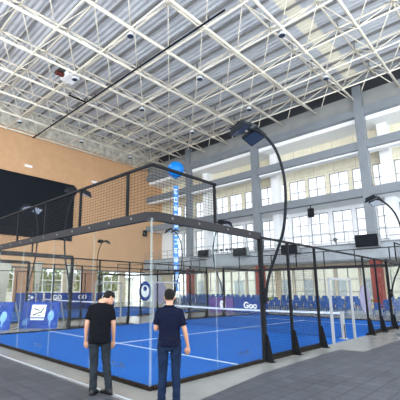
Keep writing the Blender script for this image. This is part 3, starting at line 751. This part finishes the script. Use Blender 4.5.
def person(name, loc, rz, shirt, pants, label, height, pose):
    e = empty(name, loc, rz, label=label, cat='person')
    s = height/1.72
    def V(x, y, z): return Vector((x, y, z))*s
    P = pose
    # body facing +y ; joints
    hipw = .095
    lean = P['lean']            # forward shift at the shoulders
    def T(z): t = max(0, (z-.92)/.5); return lean*t*t
    neckb = V(0, T(1.44)-.01, 1.44); hd = V(P['head'][0], T(1.44)+P['head'][1], P['head'][2])
    fa = P['face']              # face direction (unit-ish)
    F = Vector(fa).normalized(); U = Vector((P['tilt'], -F.z*.9, 1)); U = (U-F*U.dot(F)).normalized(); Rr = F.cross(U)
    # ---- body
    mb = MB()
    torso = [(.88, .135, .10), (.96, .15, .11), (1.06, .14, .10), (1.2, .155, .11), (1.32, .17, .112), (1.40, .15, .10), (1.45, .07, .065)]
    mb.loft([ellring((0, T(z)*s, z*s), a*s, b*s) for z, a, b in torso])
    mb.tube([neckb-V(0,0,.04), neckb+V(0,.01,.03), neckb.lerp(hd, .75)], [.066*s, .058*s, .056*s], 14)
    # head: stacked ellipses oriented by F,U
    prof = [(-.115, .020, .030, .045), (-.10, .045, .055, .03), (-.07, .060, .078, .018), (-.03, .069, .090, .006), (.02, .075, .098, 0), (.06, .074, .097, -.004), (.09, .060, .080, -.006), (.108, .035, .045, -.006), (.114, .01, .012, -.006)]
    rings = []
    for h, a, b, fo in prof:
        c = hd+(U*h+F*fo)*s; rings.append([c+(Rr*math.cos(t)*a+F*math.sin(t)*b)*s for t in [2*PI*k/20 for k in range(20)]])
    mb.loft(rings)
    # nose, brow, lips, ears
    no = hd+F*.098*s-U*.02*s; mb.tube([no+(U*.035-F*.012)*s, no+(F*.006)*s, no+(F*.018-U*.018)*s], [.008*s, .011*s, .013*s], 8)
    mb.tube([hd+(F*.093-U*.06-Rr*.02)*s, hd+(F*.099-U*.06)*s, hd+(F*.093-U*.06+Rr*.02)*s], [.006*s, .009*s, .006*s], 8)
    for q in (-1, 1):
        ec = hd+(Rr*q*.077-U*.012-F*.008)*s; mb.tube([ec-U*.03*s, ec+(Rr*q*.008)*s, ec+(U*.028+Rr*q*.006-F*.004)*s], [(.006*s, .010*s), (.007*s, .017*s), (.006*s, .012*s)], 8)
    # arms
    for q, A in ((-1, P['armL']), (1, P['armR'])):
        sh = V(q*P.get('sw', .160), T(1.37), 1.372); el = V(*A['el']); wr = V(*A['wr'])
        mb.tube([V(q*.10, T(1.38), 1.39), sh, sh.lerp(el, .5), el], [.05*s, .056*s, .048*s, .038*s], 12)
        mb.tube([sh.lerp(el, .9), el, el.lerp(wr, .35), wr, wr+(wr-el).normalized()*.02], [.036*s, .038*s, .038*s, .025*s, .022*s], 12)
        hand(mb, wr, A['hd'], A['pn'], s, A.get('curl', .8), A.get('mir', 1))
    # legs
    for q, G in ((-1, P['legL']), (1, P['legR'])):
        hp = V(q*hipw, 0, .90); kn = V(*G['kn']); an = V(*G['an'])
        mb.tube([hp, hp.lerp(kn, .4), kn], [.085*s, .075*s, .052*s], 14); mb.tube([hp.lerp(kn, .9), kn, kn.lerp(an, .35), an, an-V(0,0,.04)], [.05*s, .05*s, .052*s, .036*s, .036*s], 14)
    body = remesh(mb.build('body', M['skin'], e, True), .0065, 2)
    # eyes
    for q in (-1, 1):
        ec = hd+(F*.088+Rr*q*.031+U*.012)*s; MB().ball(tuple(ec), .011*s, 10, 8).build('eye', M['inkwhite'], e, True); MB().ball(tuple(ec+F*.008*s), .006*s, 8, 6).build('iris', M['hair'], e, True)
    # hair
    hm = MB(); rings = []
    for h, a, b, fo in [(-.055, .052, .035, -.062), (-.03, .070, .060, -.042), (0, .079, .080, -.022), (.03, .084, .098, -.010), (.065, .083, .105, -.004), (.095, .070, .093, -.002), (.118, .048, .066, -.002), (.130, .018, .026, -.002)]:
        c = hd+(U*h+F*fo)*s; rings.append([c+(Rr*math.cos(t)*a+F*math.sin(t)*b)*s for t in [2*PI*k/24 for k in range(24)]])
    hm.loft(rings); remesh(hm.build('hair', M['hair'], e, True), .008, 2, (.02, .012))
    # shirt
    sm = MB()
    st_ = P['shirt']
    sm.loft([ellring((0, (T(z)+dy)*s, z*s), a*s, b*s) for z, a, b, dy in st_])
    for q, A in ((-1, P['armL']), (1, P['armR'])):
        sh = V(q*(P.get('sw', .160)-.006), T(1.37), 1.365); el = V(*A['el'])
        sm.tube([V(q*.06, T(1.38), 1.39), sh, sh.lerp(el, .4), sh.lerp(el, P['sleeve'])], [.068*s, .074*s, .070*s, .067*s], 14)
    so = remesh(sm.build('shirt', shirt, e, True), .010, 3, (.09, .022))
    if P.get('collar'):
        MB().tube([neckb+V(.07*math.cos(t), .066*math.sin(t), .022) for t in [2*PI*k/20 for k in range(21)]], .016*s, 8).build('collar', shirt, e, True)
    # trousers
    tm = MB(); tm.loft([ellring((0, 0, z*s), a*s, b*s) for z, a, b in ((.80, .150, .105), (.88, .168, .122), (.95, .162, .118), (1.0, .152, .11))])
    for q, G in ((-1, P['legL']), (1, P['legR'])):
        hp = V(q*hipw, 0, .90); kn = V(*G['kn']); an = V(*G['an'])
        tm.tube([hp+V(0,0,.04), hp.lerp(kn, .25), hp.lerp(kn, .7), kn, kn.lerp(an, .4), kn.lerp(an, .85), an+V(0, .01, -.045)], [.092*s, .094*s, .076*s, .069*s, .066*s, .061*s, .064*s], 16)
    remesh(tm.build('trousers', pants, e, True), .010, 2, (.07, .024))
    MB().tube([V(.155*math.cos(t), .113*math.sin(t), .985) for t in [2*PI*k/24 for k in range(25)]], .017*s, 6).build('belt', M['black'], e, True)
    for q, G in ((-1, P['legL']), (1, P['legR'])):
        an = V(*G['an']); a = G.get('toe', -q*.15)*-1; d = Vector((math.sin(a), math.cos(a), 0)); sd = Vector((d.y, -d.x, 0))
        rings = []
        for t, w_, h in ((-.075, .022, .05), (-.06, .036, .085), (.0, .042, .10), (.06, .046, .075), (.12, .050, .052), (.175, .042, .042), (.20, .020, .03)):
            c = Vector((an.x, an.y, 0))+d*t*s; rings.append([c+(sd*math.cos(k)*w_+Vector((0,0,1))*(h/2+math.sin(k)*h/2))*s for k in [2*PI*j/12 for j in range(12)]])
        sh_ = MB().loft(rings); sb = remesh(sh_.build('shoe', M['shoe'], e, True), .008, 1)
        MB().loft([[Vector((an.x, an.y, z))+d*t*s+sd*w_*s for t, w_ in ((-.08, -.02), (-.06, -.038), (.06, -.05), (.13, -.054), (.19, -.035), (.205, 0), (.19, .035), (.13, .054), (.06, .05), (-.06, .038), (-.08, .02))] for z in (0, .02)]).build('sole', M['black'], sb)
    return e
shirt_tee = [(.80, .190, .125, -.005), (.90, .192, .13, -.005), (1.0, .185, .128, -.002), (1.12, .178, .122, 0), (1.25, .186, .128, 0), (1.34, .186, .124, 0), (1.40, .165, .108, 0), (1.44, .105, .080, 0), (1.46, .068, .066, 0)]
shirt_polo = [(.86, .182, .128, -.004), (.94, .180, .13, -.004), (1.02, .172, .122, -.002), (1.12, .168, .118, 0), (1.25, .186, .128, 0), (1.34, .192, .124, 0), (1.40, .172, .108, 0), (1.44, .105, .080, 0), (1.46, .066, .066, 0)]
person('person', (-.34, -.84, .012), .86, M['tee'], M['jeansg'], 'person in black T-shirt and dark grey jeans, head bowed, standing on the left', 1.70,
    dict(lean=.07, head=(.115, .11, 1.535), face=(.75, .45, -.60), tilt=.25, sleeve=.72, shirt=shirt_tee,
    armL=dict(el=(-.222, .0, 1.10), wr=(-.235, .05, .85), hd=(0, .12, -1), pn=(.4, 1, 0), curl=.8, mir=1),
    armR=dict(el=(.222, .03, 1.09), wr=(.225, .10, .84), hd=(-.05, .15, -1), pn=(-.4, 1, 0), curl=.9, mir=-1),
    legL=dict(kn=(-.08, .02, .48), an=(-.08, -.01, .085), toe=-.25), legR=dict(kn=(.12, .04, .48), an=(.175, .02, .085), toe=.8)))
pr = person('person', (.86, -.40, .012), .72, M['polo'], M['jeansb'], 'person in navy polo shirt and blue jeans, standing upright at the glass corner', 1.67,
    dict(lean=.02, head=(.0, .025, 1.60), face=(-.05, 1, -.18), tilt=0, sleeve=.75, shirt=shirt_polo, collar=True,
    armL=dict(el=(-.215, .02, 1.11), wr=(-.17, .22, 1.12), hd=(.5, 1, .1), pn=(1, -.3, 0), curl=.9, mir=-1),
    armR=dict(el=(.240, .0, 1.10), wr=(.285, .07, .86), hd=(.03, .2, -1), pn=(-.4, 1, 0), curl=1.2, mir=-1),
    legL=dict(kn=(-.10, .02, .49), an=(-.12, .0, .085)), legR=dict(kn=(.10, .02, .49), an=(.11, .0, .085))))

person('person', (-30.5, 29.0, .012), 2.6, M['tee'], M['jeansg'], 'distant person in dark clothes standing near the far hall corner', 1.72,
    dict(lean=.02, head=(.0, .025, 1.60), face=(.1, 1, -.1), tilt=0, sleeve=.9, shirt=shirt_polo,
    armL=dict(el=(-.235, .0, 1.10), wr=(-.245, .05, .85), hd=(0, .12, -1), pn=(.4, 1, 0), mir=1),
    armR=dict(el=(.235, .03, 1.09), wr=(.225, .10, .84), hd=(-.05, .15, -1), pn=(-.4, 1, 0), mir=-1),
    legL=dict(kn=(-.10, .02, .49), an=(-.12, .0, .085)), legR=dict(kn=(.10, .02, .49), an=(.11, .0, .085))))
# ------------------------------------------------------------------ world and light
w = bpy.data.worlds.new('sky'); S.world = w; w.use_nodes = True
bg = w.node_tree.nodes['Background']; bg.inputs[0].default_value = (.93, .97, 1.0, 1); bg.inputs[1].default_value = 3.0
S.view_settings.view_transform = 'Standard'; S.view_settings.look = 'None'; S.view_settings.gamma = 1
S.view_settings.use_curve_mapping = False; S.view_settings.exposure = 0.6
